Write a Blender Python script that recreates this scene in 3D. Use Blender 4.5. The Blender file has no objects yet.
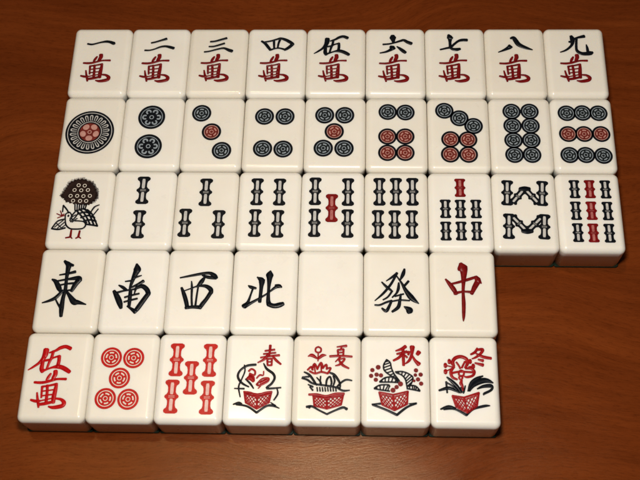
import bpy, bmesh, math, random
from mathutils import Vector, Matrix
random.seed(7)
MM = 0.001
scene = bpy.context.scene
COL = scene.collection

# ------------------------------------------------------------------ camera, air light, lamp, exposure
cam_data = bpy.data.cameras.new('camera')
cam = bpy.data.objects.new('camera', cam_data)
COL.objects.link(cam)
cam.location = (0.011585, -0.266751, 0.385896)
cam.rotation_euler = (0.4147621, 0.03392642, 0.02384447)
cam_data.sensor_width = 36.0
cam_data.lens = 987.4557 / 640.0 * 36.0
cam_data.clip_start = 0.01
cam_data.clip_end = 50.0
cam_data.dof.use_dof = True
cam_data.dof.focus_distance = 0.415
cam_data.dof.aperture_fstop = 22.0
scene.camera = cam

world = bpy.data.worlds.new('World')
scene.world = world
world.use_nodes = True
bg = world.node_tree.nodes['Background']
bg.inputs['Color'].default_value = (1.0, 0.95, 0.88, 1)     # the dim warm room
bg.inputs['Strength'].default_value = 0.045

lamp_data = bpy.data.lights.new('ceiling_lamp', 'AREA')
lamp_data.shape = 'DISK'
lamp_data.size = 0.048
lamp_data.energy = 1.24
lamp_data.color = (1.0, 0.97, 0.93)
lamp = bpy.data.objects.new('ceiling_lamp', lamp_data)
COL.objects.link(lamp)
LAMP = Vector((0.0, -0.186, 0.37))
lamp.location = LAMP
lamp.rotation_euler = (Vector((0.0, -0.10, 0.0)) - LAMP).to_track_quat('-Z', 'Y').to_euler()

room_data = bpy.data.lights.new('warm_room_lamp', 'AREA')
room_data.shape = 'DISK'
room_data.size = 0.09
room_data.energy = 2.6
room_data.color = (1.0, 0.70, 0.36)
room = bpy.data.objects.new('warm_room_lamp', room_data)
COL.objects.link(room)
ROOM = Vector((-0.18, 0.07, 1.2))
room.location = ROOM
room.rotation_euler = (Vector((0.0, -0.10, 0.0)) - ROOM).to_track_quat('-Z', 'Y').to_euler()

scene.view_settings.view_transform = 'Standard'
scene.view_settings.look = 'None'
scene.view_settings.exposure = 0.0
scene.view_settings.gamma = 1.0
scene.render.resolution_x = 1024
scene.render.resolution_y = 768
scene.render.engine = 'CYCLES'

# ------------------------------------------------------------------ drawings, in millimetres from the middle of a tile's face
STROKES = {
 'one': [[[-6.48,8.98,0.86],[-4.58,8.65,0.8],[-2.65,9.12,0.74],[-0.44,9.8,0.8],[1.79,10.2,1.08],[3.52,10.0,1.25],[5.16,9.32,1.48],[5.59,9.32,1.42]]],
 'two': [[[-3.98,9.46,0.79],[-1.91,10.0,0.79],[0.57,10.91,0.91],[2.63,11.66,1.14]],[[-6.58,5.5,0.74],[-4.32,5.53,0.68],[-2.12,6.2,0.68],[0.32,7.31,0.85],[2.55,7.65,1.02],[4.57,7.21,1.24],[6.31,6.64,1.3]]],
 'three': [[[-3.63,10.14,0.79],[-1.62,10.34,0.85],[0.87,11.15,0.9],[3.5,12.03,0.96]],[[-4.1,7.52,0.68],[-1.99,7.59,0.79],[0.21,8.29,0.9],[2.69,9.23,0.9]],[[-6.01,4.65,0.73],[-3.79,4.98,0.73],[-1.03,5.85,0.73],[1.73,6.59,0.9],[3.14,6.52,1.01],[4.88,5.65,1.29],[6.32,5.12,1.4]]],
 'four': [[[-7.02,10.41,0.79],[-5.42,9.24,1.24],[-3.93,7.23,1.29],[-2.88,5.73,1.12]],[[-5.45,9.91,0.73],[-2.67,10.55,0.73],[-0.18,11.42,0.84],[1.49,11.89,0.96],[3.77,11.15,1.24],[5.78,9.91,1.4],[7.07,9.01,1.12]],[[7.07,9.01,1.4],[5.87,7.57,1.4],[4.51,6.4,1.29],[3.41,5.8,1.01]],[[-2.74,5.8,0.84],[-0.81,6.46,0.62],[1.14,6.66,0.67],[3.41,6.0,0.89]],[[-1.49,10.58,0.96],[-1.24,6.73,0.78]],[[1.29,11.42,1.01],[0.62,9.07,0.84],[0.35,6.73,0.73]]],
 'five': [[[-3.96,11.59,1.96],[-4.12,9.75,1.85],[-4.78,8.07,1.4],[-6.14,6.41,0.95],[-8.05,4.91,0.72],[-9.7,3.82,0.33]],[[-4.52,8.74,1.23],[-4.69,6.41,1.23],[-4.76,4.42,1.45],[-4.26,3.26,1.28]],[[-2.6,10.48,0.56],[-0.37,11.35,0.9],[1.29,12.43,1.12],[3.24,12.9,1.23],[5.07,12.16,1.34]],[[-1.21,11.09,0.95],[-1.58,8.74,0.95],[-2.24,6.74,0.89],[-2.81,4.42,0.72]],[[-4.07,7.47,0.84],[-2.26,7.81,0.78],[-0.61,8.68,0.61],[1.34,9.28,0.84]],[[1.2,9.24,1.12],[1.31,7.41,1.11],[1.07,5.25,1.22]],[[-4.54,3.42,1.11],[-2.75,4.15,0.67],[-0.82,4.88,0.72],[1.13,5.21,1.39],[2.8,4.92,1.39],[4.48,4.09,1.44],[5.74,3.26,1.22]]],
 'six': [[[-1.19,13.27,1.67],[-1.11,12.26,2.56],[-0.98,11.09,1.67],[-0.85,9.42,0.83]],[[-5.44,8.68,0.78],[-2.94,8.92,0.72],[-0.43,9.58,0.72],[2.08,10.49,0.95],[3.75,10.92,1.17],[5.41,9.92,1.5],[7.06,9.15,1.55]],[[-2.11,7.42,1.39],[-1.0,6.82,1.94],[-0.23,6.52,0.83]],[[-1.14,6.75,1.94],[-2.54,5.59,1.22],[-4.34,4.7,0.83],[-6.83,4.1,0.5]],[[0.67,7.59,0.44],[2.04,6.42,1.22],[3.42,5.17,1.55],[4.38,4.37,1.33]]],
 'seven': [[[-2.72,13.77,1.0],[-2.2,12.49,2.28],[-2.09,11.42,1.66],[-2.14,9.76,1.11],[-2.07,7.43,1.22]],[[-2.28,12.59,1.67],[-1.1,12.09,1.0]],[[-6.53,5.97,0.66],[-4.16,6.6,0.83],[-1.93,7.26,0.99],[-0.23,8.92,0.94],[1.48,10.42,1.05],[3.16,11.02,1.22],[5.37,11.02,1.38]],[[-2.08,6.93,1.1],[-0.86,6.17,1.27],[0.79,6.04,1.38],[2.18,6.34,1.1]]],
 'eight': [[[-2.55,7.77,1.65],[-1.34,7.21,0.93]],[[-2.3,7.27,1.81],[-3.86,6.28,1.21],[-5.56,5.39,0.82],[-7.38,4.6,0.38]],[[-1.64,11.92,0.83],[-0.39,12.16,1.55],[0.5,10.76,1.93],[1.5,8.93,1.98],[3.09,7.77,1.7],[5.22,6.78,1.21],[7.63,5.86,0.44]]],
 'nine': [[[-1.38,13.09,1.26],[-0.94,11.76,1.92],[-0.93,10.1,1.64],[-1.48,8.28,1.09],[-3.13,6.46,0.93],[-4.85,5.31,0.76],[-6.68,4.62,0.44]],[[-2.44,10.1,0.82],[-1.22,9.93,1.1]],[[-1.0,10.93,1.21],[0.87,12.09,0.82],[2.56,12.59,1.1],[4.38,13.02,1.48]],[[1.01,12.09,0.93],[0.69,9.76,0.99],[0.48,6.46,1.04],[0.99,4.98,1.31],[2.67,3.9,1.42],[4.85,3.84,1.63],[6.51,4.17,1.8],[7.35,4.49,1.09]],[[4.97,8.61,0.44],[5.23,6.79,0.98],[5.35,4.98,1.09]]],
 'myriad': [[[-1.66,0.95,0.7],[-2.38,-0.36,1.08],[-3.0,-1.67,0.83]],[[0.03,1.94,1.6],[0.11,0.64,1.59],[-0.42,-0.66,1.4],[-0.68,-1.64,1.15]],[[-7.65,-2.6,0.83],[-5.25,-2.7,0.95],[-3.06,-2.41,0.95],[-0.92,-1.74,0.89],[1.24,-1.2,0.76],[4.58,-1.16,0.95]],[[-4.33,-4.27,0.89],[-4.27,-6.36,0.76],[-4.12,-8.6,0.7]],[[-2.4,-3.76,0.95],[-2.15,-6.33,1.01],[-2.07,-8.57,1.07],[-1.99,-10.8,1.13]],[[1.1,-3.07,0.95],[0.93,-5.65,1.39],[0.7,-8.22,1.58],[0.71,-10.44,1.39]],[[-4.55,-4.34,0.76],[-1.6,-3.82,0.7],[1.17,-3.14,0.83]],[[-4.31,-6.1,0.51],[-1.66,-5.75,0.51],[0.83,-5.33,0.51]],[[-4.21,-7.96,0.51],[-1.73,-7.54,0.51],[0.76,-7.26,0.51]],[[-4.42,-9.87,0.5],[-1.82,-9.27,0.5],[0.63,-8.69,0.51]],[[-6.03,-6.7,0.57],[-5.64,-8.62,0.82],[-5.12,-10.52,0.95],[-4.7,-12.42,0.69]],[[-8.11,-9.54,0.76],[-6.14,-10.02,1.01],[-4.27,-9.87,0.63]],[[-4.86,-11.31,0.95],[-2.54,-10.96,1.13],[0.21,-10.29,0.95]],[[1.77,-8.9,0.69],[3.54,-9.2,1.01],[4.89,-10.33,1.45],[4.63,-11.5,1.45],[3.28,-12.06,1.45],[0.81,-12.41,1.13],[-0.97,-12.05,0.5]]],
 'east': [[[-2.66,11.78,1.13],[-1.09,10.42,2.26],[-1.09,8.77,1.85],[-1.21,4.4,1.23],[-1.1,-0.46,1.32],[-1.56,-3.68,1.42],[-1.67,-7.94,1.82],[-1.45,-11.64,1.11]],[[-2.95,12.06,0.93],[0.79,10.16,1.03]],[[-4.23,6.01,0.51],[-1.23,6.58,0.82],[2.0,7.43,1.13]],[[-7.05,4.08,0.61],[-5.38,3.01,1.53],[-3.75,0.32,1.83],[-3.07,-1.02,1.02]],[[-5.16,3.28,0.72],[-0.92,4.13,0.82],[3.36,4.71,1.74],[4.19,4.18,1.84]],[[4.19,4.18,2.04],[2.89,2.27,1.83],[1.88,0.1,1.53],[1.5,-0.98,1.12]],[[-4.15,1.4,0.71],[-1.18,2.13,0.71],[2.85,2.54,0.92]],[[-3.32,-1.02,0.92],[-0.82,-0.73,0.61],[1.69,-0.44,0.81]],[[-2.09,-0.74,1.02],[-4.5,-3.71,1.32],[-6.86,-5.07,1.01],[-9.77,-6.05,0.41]],[[-0.53,-1.0,0.81],[1.3,-3.39,1.52],[3.08,-5.51,2.33],[4.88,-5.76,1.52],[8.01,-6.58,0.4]],[[-4.68,-4.25,0.51],[-3.39,-6.37,0.71],[-1.99,-8.21,1.01]]],
 'south': [[[0.36,11.07,0.72],[0.78,8.88,2.86],[0.5,7.57,2.24],[-0.22,5.5,1.63],[-1.14,1.97,1.01],[-1.46,0.09,0.71]],[[-0.42,4.95,1.02],[2.78,6.07,0.41]],[[-3.57,3.41,0.51],[-0.57,3.87,0.71]],[[-1.02,0.79,0.71],[1.63,2.16,1.01],[3.77,3.63,1.22]],[[-6.05,1.77,0.51],[-4.33,0.87,1.12],[-2.68,-0.35,1.01]],[[-7.71,-0.77,1.22],[-6.19,-3.17,2.02],[-4.9,-5.82,2.01],[-4.18,-7.93,1.21]],[[-6.86,-1.57,0.91],[-3.67,-0.58,0.71],[0.31,0.1,0.71],[3.22,1.47,1.52],[5.37,0.15,1.82],[6.3,-1.72,1.72]],[[6.3,-1.72,1.72],[4.33,-4.94,1.81],[2.6,-7.87,1.81],[1.5,-9.46,1.4]],[[1.75,-9.46,1.6],[-0.13,-8.16,1.0],[-1.75,-7.11,0.6]],[[-1.03,-0.71,1.32],[-1.03,-4.19,1.41],[-0.99,-7.11,1.11]],[[-3.13,-3.41,0.71],[-0.69,-2.58,0.71],[2.51,-1.75,0.71]],[[-3.18,-5.38,0.71],[-0.74,-4.61,0.71],[1.96,-3.89,0.71]],[[1.45,1.46,1.01],[0.87,-0.43,0.71],[0.55,-2.31,0.4]]],
 'west': [[[-7.77,5.2,0.53],[-3.23,6.18,0.88],[1.1,7.06,1.05],[4.17,7.28,1.14],[6.0,6.16,1.75],[6.93,5.23,1.23]],[[1.15,6.36,0.61],[3.4,5.58,1.23],[6.72,5.14,1.05]],[[2.29,5.76,0.61],[1.12,3.78,1.66],[-0.08,2.14,1.14],[-1.11,1.2,0.35]],[[-0.18,1.67,0.61],[-0.51,-2.28,0.7],[-0.76,-6.65,0.78]],[[-3.05,3.74,0.44],[-2.71,0.95,0.79],[-2.53,-3.22,0.7],[-2.14,-6.66,0.78]],[[-6.86,0.91,0.87],[-5.68,-1.86,1.4],[-4.56,-5.08,1.48],[-3.94,-7.59,1.39]],[[-5.79,-0.47,0.44],[-2.82,0.72,0.52],[-0.27,1.67,0.7],[2.79,1.69,1.31],[4.85,0.32,1.74],[5.18,-1.3,1.31]],[[5.22,-0.61,1.48],[3.59,-3.62,1.48],[2.01,-5.93,1.56],[1.05,-7.59,1.47]],[[-4.59,-7.6,1.21],[-1.8,-7.25,1.13],[1.24,-7.31,1.47]]],
 'north': [[[-6.49,2.07,0.44],[-5.37,1.39,1.22],[-3.39,0.94,0.78]],[[-4.49,1.16,0.7],[-5.41,-2.08,0.69],[-6.34,-5.08,1.12],[-7.57,-6.46,1.73],[-7.9,-6.79,1.73]],[[-7.54,-6.92,1.55],[-5.03,-5.3,1.12],[-2.09,-3.53,0.87],[0.85,-1.57,0.69],[2.53,-0.17,0.69],[4.63,1.47,1.13],[6.8,1.63,0.69]],[[-2.5,5.28,1.05],[-1.23,4.21,2.18],[-1.24,1.65,1.48],[-1.4,-1.59,1.3],[-1.6,-4.81,1.21]],[[-3.04,5.65,0.61],[-0.19,4.36,0.79]],[[2.17,8.46,0.61],[1.93,6.81,2.8],[1.88,4.94,1.83],[1.75,0.75,1.04],[1.73,-3.86,1.38],[2.11,-5.69,1.81]],[[1.9,-5.78,1.73],[4.09,-6.49,1.72],[6.23,-6.11,1.9],[7.72,-5.54,1.47]],[[4.39,2.17,0.87],[5.92,1.95,1.48],[6.89,1.49,0.61]]],
 'prosper': [[[-4.09,4.49,0.35],[-1.91,6.05,0.78],[0.27,7.93,0.87]],[[0.18,7.93,0.95],[-1.27,4.89,0.86],[-2.8,2.33,0.95],[-5.4,-0.92,0.86],[-8.63,-3.93,0.34]],[[-5.9,4.01,0.52],[-4.1,2.08,0.95],[-2.17,0.49,0.86]],[[3.23,9.69,0.69],[2.64,7.48,1.39],[1.54,5.14,0.6]],[[-0.17,6.99,0.43],[1.95,3.76,0.78],[3.63,0.54,1.46],[5.95,-2.65,1.97],[8.68,-5.0,0.34]],[[4.76,4.47,0.86],[3.23,2.61,0.86]],[[-1.74,0.26,0.77],[-3.48,-2.28,0.69],[-5.41,-3.53,0.51]],[[-8.63,-5.75,0.6],[-6.71,-5.73,0.68],[-4.13,-4.57,0.77],[-1.99,-3.87,0.77]],[[-1.99,-3.87,0.77],[-2.86,-5.93,0.94],[-4.15,-8.21,1.19],[-5.85,-7.09,0.68]],[[0.87,3.75,0.6],[0.72,1.43,1.03],[-0.03,-0.64,0.77],[-1.76,-2.49,0.51]],[[-0.69,-2.03,0.6],[2.76,-0.99,0.6]],[[-2.42,-4.33,0.51],[1.01,-3.61,0.68],[5.07,-3.8,0.6]],[[1.68,-1.09,0.69],[1.22,-3.84,1.03],[0.55,-6.58,1.28],[-1.81,-8.5,0.77]],[[2.9,-6.33,0.43],[4.38,-7.22,1.88],[5.01,-7.98,2.38],[4.45,-8.8,1.19]]],
 'centre': [[[-0.64,12.18,1.32],[-0.04,10.4,3.62],[0.44,8.74,2.52],[0.16,4.02,1.31],[-0.1,-0.08,1.09],[-0.05,-4.71,1.4],[-0.24,-9.87,1.07],[-0.43,-12.15,0.32]],[[-6.88,5.43,0.66],[-5.31,3.38,1.42],[-3.75,1.06,1.63],[-2.83,-0.8,1.19]],[[-5.31,3.27,0.76],[-2.01,4.12,0.87],[1.85,5.32,1.09],[5.44,6.59,0.98]],[[5.28,6.59,1.2],[5.93,5.24,2.07],[7.23,3.78,0.44]],[[5.91,4.65,2.07],[4.44,2.0,1.85],[3.24,-0.63,1.19]],[[-3.53,-0.57,1.19],[0.02,0.22,0.76],[3.54,-0.04,1.08]]],
 'spring': [[[2.24,11.06,0.73],[5.88,11.6,0.73]],[[1.69,9.78,0.65],[6.36,10.34,0.65]],[[0.6,8.32,0.65],[4.16,8.93,0.73],[7.8,9.35,0.81]],[[4.16,13.3,0.96],[4.07,11.08,0.81],[3.86,8.86,0.65]],[[3.52,9.81,0.96],[2.08,7.77,0.96],[-0.4,6.3,0.48]],[[5.06,9.19,0.65],[6.66,7.32,0.96],[8.54,5.77,0.63]],[[3.18,7.78,0.73],[3.41,5.28,0.63]],[[5.0,7.93,0.73],[4.98,5.3,0.63]],[[3.18,7.78,0.65],[5.0,7.93,0.65]],[[3.35,6.59,0.55],[4.93,6.67,0.55]],[[3.41,5.28,0.63],[4.98,5.3,0.63]]],
 'spring_leaves': [[[-1.15,5.47,0.87],[-4.47,5.0,0.78],[-7.1,3.09,0.78],[-7.87,0.6,0.77],[-6.23,-1.86,0.77],[-3.44,-3.37,0.51]],[[-5.58,5.3,0.43],[-5.27,2.8,0.51],[-6.31,-0.32,0.51],[-7.35,-3.41,0.6],[-6.53,-7.39,0.43]],[[-4.8,-0.3,0.51],[-2.9,-2.13,0.68],[-1.6,-3.96,0.43]],[[1.86,6.01,0.43],[3.17,3.84,0.87],[5.66,2.0,0.85],[6.34,0.15,0.85],[5.23,-2.03,0.77],[3.5,-3.89,0.77],[8.89,-3.52,0.51]],[[7.4,-3.85,0.43],[7.79,-5.98,0.6],[6.39,-8.44,0.51]],[[-8.94,-4.05,0.43],[-5.2,-4.12,0.68]]],
 'spring_bloom': [[[-3.75,2.82,0.68],[-2.71,3.71,0.68],[-1.33,2.85,0.68],[-1.56,1.29,0.68],[-3.4,1.89,0.68]],[[-4.32,-0.29,0.85],[-3.02,0.22,1.72],[-1.74,-1.13,1.02]],[[-3.67,1.27,0.43],[-1.83,0.67,0.51],[-1.45,-0.88,0.43]],[[-0.59,0.06,0.51],[0.56,1.32,0.68],[1.89,1.27,0.51],[2.0,2.89,0.43]],[[-0.47,-2.41,0.68],[1.53,-0.22,0.68],[3.93,0.12,0.68],[3.68,-1.12,0.68],[0.74,-2.7,0.68],[-0.47,-2.41,0.68]],[[1.0,-1.77,1.02],[3.36,-0.51,1.02]],[[0.2,-3.94,0.43],[1.06,-3.0,0.43]]],
 'spring_rim': [[[-5.26,-5.35,0.6],[-2.72,-5.69,0.68],[0.02,-6.51,0.68],[2.98,-5.62,0.68],[5.54,-5.22,0.6]],[[-4.49,-6.2,0.43],[0.06,-7.24,0.51],[4.98,-6.08,0.43]]],
 'spring_stand': [[[-9.06,-10.28,0.51],[-7.01,-9.64,0.85],[-5.79,-9.99,0.51]],[[-7.87,-10.26,0.68],[-3.65,-10.99,0.68],[0.05,-13.36,0.77]],[[0.05,-13.36,0.77],[3.51,-10.9,0.68],[5.88,-10.57,0.85],[8.6,-11.56,0.34]],[[5.23,-9.36,0.34],[7.08,-10.67,0.68]]],
 'spring_basket': [[[-5.01,-5.53,0.68],[-4.32,-9.49,0.68],[-0.02,-11.85,0.68],[4.52,-9.37,0.68],[5.31,-5.4,0.68]],[[0.01,-6.26,0.68],[-0.02,-11.85,0.68]]],
 'summer': [[[3.82,12.95,0.48],[7.46,13.43,0.96]],[[5.64,12.97,0.65],[5.17,11.89,0.48]],[[4.14,11.68,0.73],[4.36,9.16,0.63]],[[6.38,12.03,0.73],[6.29,9.5,0.63]],[[4.14,11.68,0.73],[6.38,12.03,0.73]],[[4.28,10.55,0.55],[6.28,10.82,0.55]],[[1.15,9.13,0.81],[5.08,9.36,0.81],[9.62,9.1,0.79]],[[5.21,8.99,0.71],[3.3,6.96,0.4]],[[4.62,7.91,0.48],[6.91,8.25,0.63],[5.13,6.04,0.79],[3.33,5.39,0.4]],[[4.62,7.72,0.63],[6.04,5.74,0.95],[8.46,4.39,0.63]]],
 'summer_bloom': [[[-3.43,10.53,0.51],[-3.47,7.19,0.43]],[[-7.34,9.03,0.34],[-5.83,9.49,1.21],[-3.86,8.25,0.68]],[[-0.37,9.55,0.34],[-1.89,9.41,1.21],[-3.25,8.14,0.68]],[[-7.37,3.59,0.68],[-6.02,4.85,0.68],[-5.44,3.61,0.68]],[[-5.69,3.86,0.68],[-4.78,6.11,0.68],[-3.58,3.88,0.68]],[[-3.65,4.07,0.68],[-2.25,6.58,0.68],[-1.42,4.28,0.68]],[[-1.48,4.53,0.68],[-0.18,5.79,0.68],[-0.02,3.92,0.68]],[[-0.15,4.11,0.68],[1.53,4.44,0.68],[0.37,2.25,0.68]],[[-6.58,3.1,0.68],[-4.45,2.19,0.68],[-2.05,2.84,0.68],[0.37,2.25,0.68]],[[-4.33,2.32,0.51],[-4.88,5.3,0.51]],[[-2.05,2.84,0.51],[-2.23,5.64,0.51]],[[-3.48,12.93,0.61],[-2.43,12.25,0.61],[-2.47,11.04,0.61],[-3.43,10.59,0.61],[-4.41,11.08,0.61],[-4.44,12.29,0.61],[-3.48,12.93,0.61]]],
 'summer_leaves': [[[-8.68,2.76,0.51],[-6.54,1.55,0.77],[-4.36,-1.51,0.77],[-3.74,-2.43,0.43]],[[-9.51,0.27,0.51],[-7.39,-0.32,0.77],[-4.95,-1.83,0.68],[1.06,-2.68,0.68],[5.26,-3.54,0.68]],[[-9.34,0.71,0.51],[-6.82,0.92,0.68]],[[-7.04,-2.16,0.43],[-5.22,-3.06,0.77]],[[-6.42,-3.08,0.43],[-5.19,-4.41,0.68]],[[-3.81,0.65,0.43],[-2.27,-1.18,0.6],[-2.06,-2.41,0.43]],[[-2.32,1.16,0.51],[-2.43,-1.8,0.51]],[[-0.14,-2.69,0.6],[0.11,-0.23,0.68],[1.29,1.02,0.6],[1.93,-1.13,0.68],[1.66,-2.67,0.51]],[[1.26,2.57,0.68],[3.08,1.66,0.85],[4.92,-1.09,0.77],[5.25,-2.93,0.6]],[[2.49,1.35,0.51],[3.12,-0.5,0.68],[2.55,-2.66,0.51]],[[4.05,-2.95,0.68],[5.82,-1.08,0.68],[7.61,-0.14,0.68],[9.71,-0.42,0.51]],[[4.36,-3.56,0.51],[6.46,-4.45,0.77],[8.85,-4.23,0.43]],[[-3.6,-3.23,0.43],[-3.39,-4.75,0.51]],[[-2.58,-3.21,0.43],[-2.37,-4.74,0.51]],[[-1.57,-3.2,0.43],[-1.35,-4.73,0.51]],[[-0.55,-3.19,0.43],[-0.34,-4.72,0.51]],[[0.47,-3.18,0.43],[0.68,-4.7,0.51]],[[1.48,-3.16,0.43],[1.69,-4.69,0.51]],[[2.5,-3.15,0.43],[2.71,-4.68,0.51]],[[3.52,-3.14,0.43],[3.72,-4.66,0.51]]],
 'summer_stand': [[[-7.4,-10.88,0.84],[-5.33,-10.67,0.75],[-2.63,-12.14,0.67],[0.37,-13.6,0.67]],[[0.37,-13.6,0.67],[3.59,-12.06,0.67],[6.54,-10.94,0.84],[8.03,-11.7,0.51]],[[-7.41,-10.7,0.51],[-6.21,-10.98,1.09]],[[6.54,-10.82,0.51],[7.85,-11.52,1.01]]],
 'summer_basket': [[[-4.96,-6.42,0.77],[-4.45,-10.36,0.75],[0.33,-11.5,0.75],[5.64,-9.92,0.75],[6.48,-5.97,0.77]],[[0.12,-6.78,0.77],[0.33,-11.5,0.75]]],
 'summer_rim': [[[-6.64,-6.14,0.68],[-3.65,-6.1,0.85],[-0.06,-6.66,0.77],[3.5,-5.7,0.77],[6.77,-5.66,0.77]]],
 'autumn': [[[3.98,13.43,1.28],[2.46,12.4,1.12],[0.21,11.62,0.55]],[[0.62,10.36,0.71],[4.44,11.29,1.12]],[[3.0,12.4,1.04],[3.08,9.13,1.11],[3.16,5.89,0.95]],[[2.74,10.39,0.95],[1.21,8.8,0.95],[-0.73,7.71,0.71]],[[3.46,10.08,0.63],[4.53,9.02,0.79]],[[6.58,13.27,1.76],[6.35,10.43,1.03],[5.41,7.91,0.95],[3.89,6.52,0.48]],[[5.28,11.36,0.95],[5.02,10.1,0.79]],[[6.35,10.11,0.63],[7.52,7.93,0.95],[8.99,6.39,1.58]],[[9.14,11.21,1.6],[8.52,10.32,1.27]]],
 'autumn_berries': [[[-6.63,4.96,1.62],[-6.57,4.96,1.62]],[[-8.86,3.82,1.44],[-8.8,3.82,1.44]],[[-7.24,2.04,1.44],[-7.18,2.04,1.44]],[[-5.56,1.75,1.44],[-5.5,1.75,1.44]],[[-9.34,1.52,1.44],[-9.28,1.52,1.44]],[[-7.54,-0.0,1.43],[-7.48,-0.0,1.43]],[[7.87,3.89,1.44],[7.93,3.89,1.44]],[[9.63,2.24,1.43],[9.69,2.24,1.43]],[[7.6,2.03,1.19],[7.66,2.03,1.19]],[[8.58,0.32,1.43],[8.64,0.32,1.43]],[[9.74,-1.33,1.43],[9.8,-1.33,1.43]],[[7.08,-0.25,0.95],[7.14,-0.25,0.95]],[[-1.0,-4.03,1.66],[-0.94,-4.03,1.66]],[[0.38,-2.79,1.43],[0.44,-2.79,1.43]],[[1.88,-1.55,1.67],[1.94,-1.54,1.67]],[[-1.0,-4.03,0.59],[1.88,-1.55,0.6]]],
 'autumn_stand': [[[-9.03,-9.59,0.43],[-5.78,-9.31,0.75]],[[-8.73,-9.77,0.75],[-4.01,-11.51,0.75],[0.39,-13.55,0.84]],[[0.39,-13.55,0.84],[4.26,-10.5,0.75],[7.82,-9.13,0.5]],[[4.98,-9.23,0.43],[7.82,-9.01,0.67]]],
 'autumn_basket': [[[-6.24,-4.89,0.77],[-5.07,-9.72,0.75],[-0.47,-11.76,0.75],[4.27,-9.3,0.75],[4.64,-4.44,0.75]],[[-1.02,-5.85,0.75],[-0.47,-11.76,0.75]]],
 'winter': [[[5.27,13.05,0.71],[4.36,11.46,0.95],[2.64,10.5,0.63]],[[4.69,12.28,0.79],[7.29,12.57,1.11],[6.43,10.86,0.95],[4.57,9.4,0.79],[3.05,8.76,0.4]],[[4.81,10.84,0.63],[7.28,9.62,1.11],[10.36,9.03,0.95]],[[5.43,8.53,0.63],[7.21,8.05,1.11]],[[4.18,7.09,0.63],[7.13,6.31,1.19]]],
 'winter_bloom': [[[-3.94,5.75,0.85],[-4.3,7.61,1.19],[-3.23,9.06,1.19],[-1.11,9.58,1.19],[0.95,8.61,1.19],[1.18,6.74,1.11],[0.22,5.18,0.68]],[[-2.99,7.31,0.68],[-2.14,6.08,0.68],[-1.58,4.84,0.68]],[[0.31,7.66,0.68],[-0.97,5.16,0.68]],[[-4.93,2.95,0.77],[-1.92,3.6,0.77],[1.05,3.51,0.77],[3.73,3.36,0.77]],[[-3.95,5.44,0.85],[-5.21,3.56,1.02],[-4.68,1.41,1.01],[-2.92,0.51,0.68]],[[0.51,4.87,0.68],[2.6,4.89,0.94],[3.74,3.67,1.01],[3.08,2.12,0.92],[0.97,1.48,0.77],[-0.2,1.77,0.51]],[[-1.19,4.11,0.68],[-0.26,3.5,0.68],[-0.42,2.26,0.68],[-1.27,1.88,0.68],[-2.15,2.37,0.68],[-2.04,3.6,0.68],[-1.19,4.11,0.68]],[[-1.5,2.0,0.6],[-0.82,1.27,0.6],[-1.56,0.4,0.6],[-2.18,1.26,0.6],[-1.5,2.0,0.6]],[[-1.15,0.22,0.68],[-1.49,-1.01,1.18],[-0.94,-2.22,0.84],[-0.88,-3.74,0.5]],[[-5.68,7.6,1.87],[-5.62,7.6,1.87]],[[-7.22,6.02,1.87],[-7.16,6.02,1.87]],[[-7.29,3.54,1.86],[-7.23,3.54,1.86]],[[2.29,7.69,1.87],[2.35,7.69,1.87]],[[3.41,5.83,1.86],[3.47,5.83,1.86]],[[-5.68,7.6,0.43],[-4.24,5.74,0.43]],[[-7.22,6.02,0.43],[-4.55,5.43,0.43]],[[-7.29,3.54,0.43],[-4.87,4.81,0.43]],[[3.41,5.83,0.51],[1.73,5.5,0.51]],[[2.29,7.69,0.51],[1.29,6.74,0.51]]],
 'winter_leaves': [[[-6.76,1.39,0.51],[-4.74,-0.43,1.18],[-2.73,-2.55,1.18],[-1.62,-4.67,0.67]],[[-7.11,-0.46,0.68],[-6.83,-4.73,0.58]],[[-9.88,-3.86,0.67],[-6.3,-2.9,1.18],[-3.96,-3.78,0.84],[-2.21,-4.67,0.5]],[[-7.12,-0.65,0.51],[-4.5,-2.27,0.67],[-2.5,-4.37,0.5]],[[-1.67,-2.54,0.43],[-0.88,-3.87,1.18],[-0.68,-4.84,0.5]],[[0.13,-1.9,0.43],[-0.55,-4.35,0.67]],[[1.06,-4.02,0.5],[2.36,-0.96,1.18],[4.52,0.91,1.18],[6.94,1.98,0.51]],[[1.65,-4.02,0.5],[3.22,-1.87,1.18],[6.26,0.01,1.85],[8.63,0.16,1.52],[10.67,-0.67,0.51]],[[4.64,-3.07,0.5],[6.75,-2.13,1.01],[9.43,-1.79,1.35],[10.29,-2.39,1.01],[9.64,-3.61,0.84],[7.22,-4.86,0.84],[6.9,-5.47,0.41]]],
 'winter_stand': [[[-9.49,-11.1,0.5],[-6.52,-10.16,1.16],[-3.89,-10.73,0.67]],[[-8.31,-11.21,0.5],[-4.2,-11.03,0.67],[0.12,-13.25,0.84]],[[0.12,-13.25,0.84],[2.85,-10.94,0.67],[7.01,-9.69,0.99],[9.06,-9.54,0.41]]],
 'winter_basket': [[[-4.91,-5.92,0.84],[-3.58,-10.13,0.84],[0.45,-12.29,0.84],[4.19,-9.72,0.84],[5.17,-4.58,0.84]],[[-0.51,-6.53,0.84],[0.45,-12.29,0.84]]],
 'eight_caps': [[[-1.6,9.99,1.51],[0.26,10.07,2.1],[2.24,10.01,1.51]],[[-1.67,-9.13,1.49],[0.27,-9.24,2.06],[2.22,-9.1,1.49]]],
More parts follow.
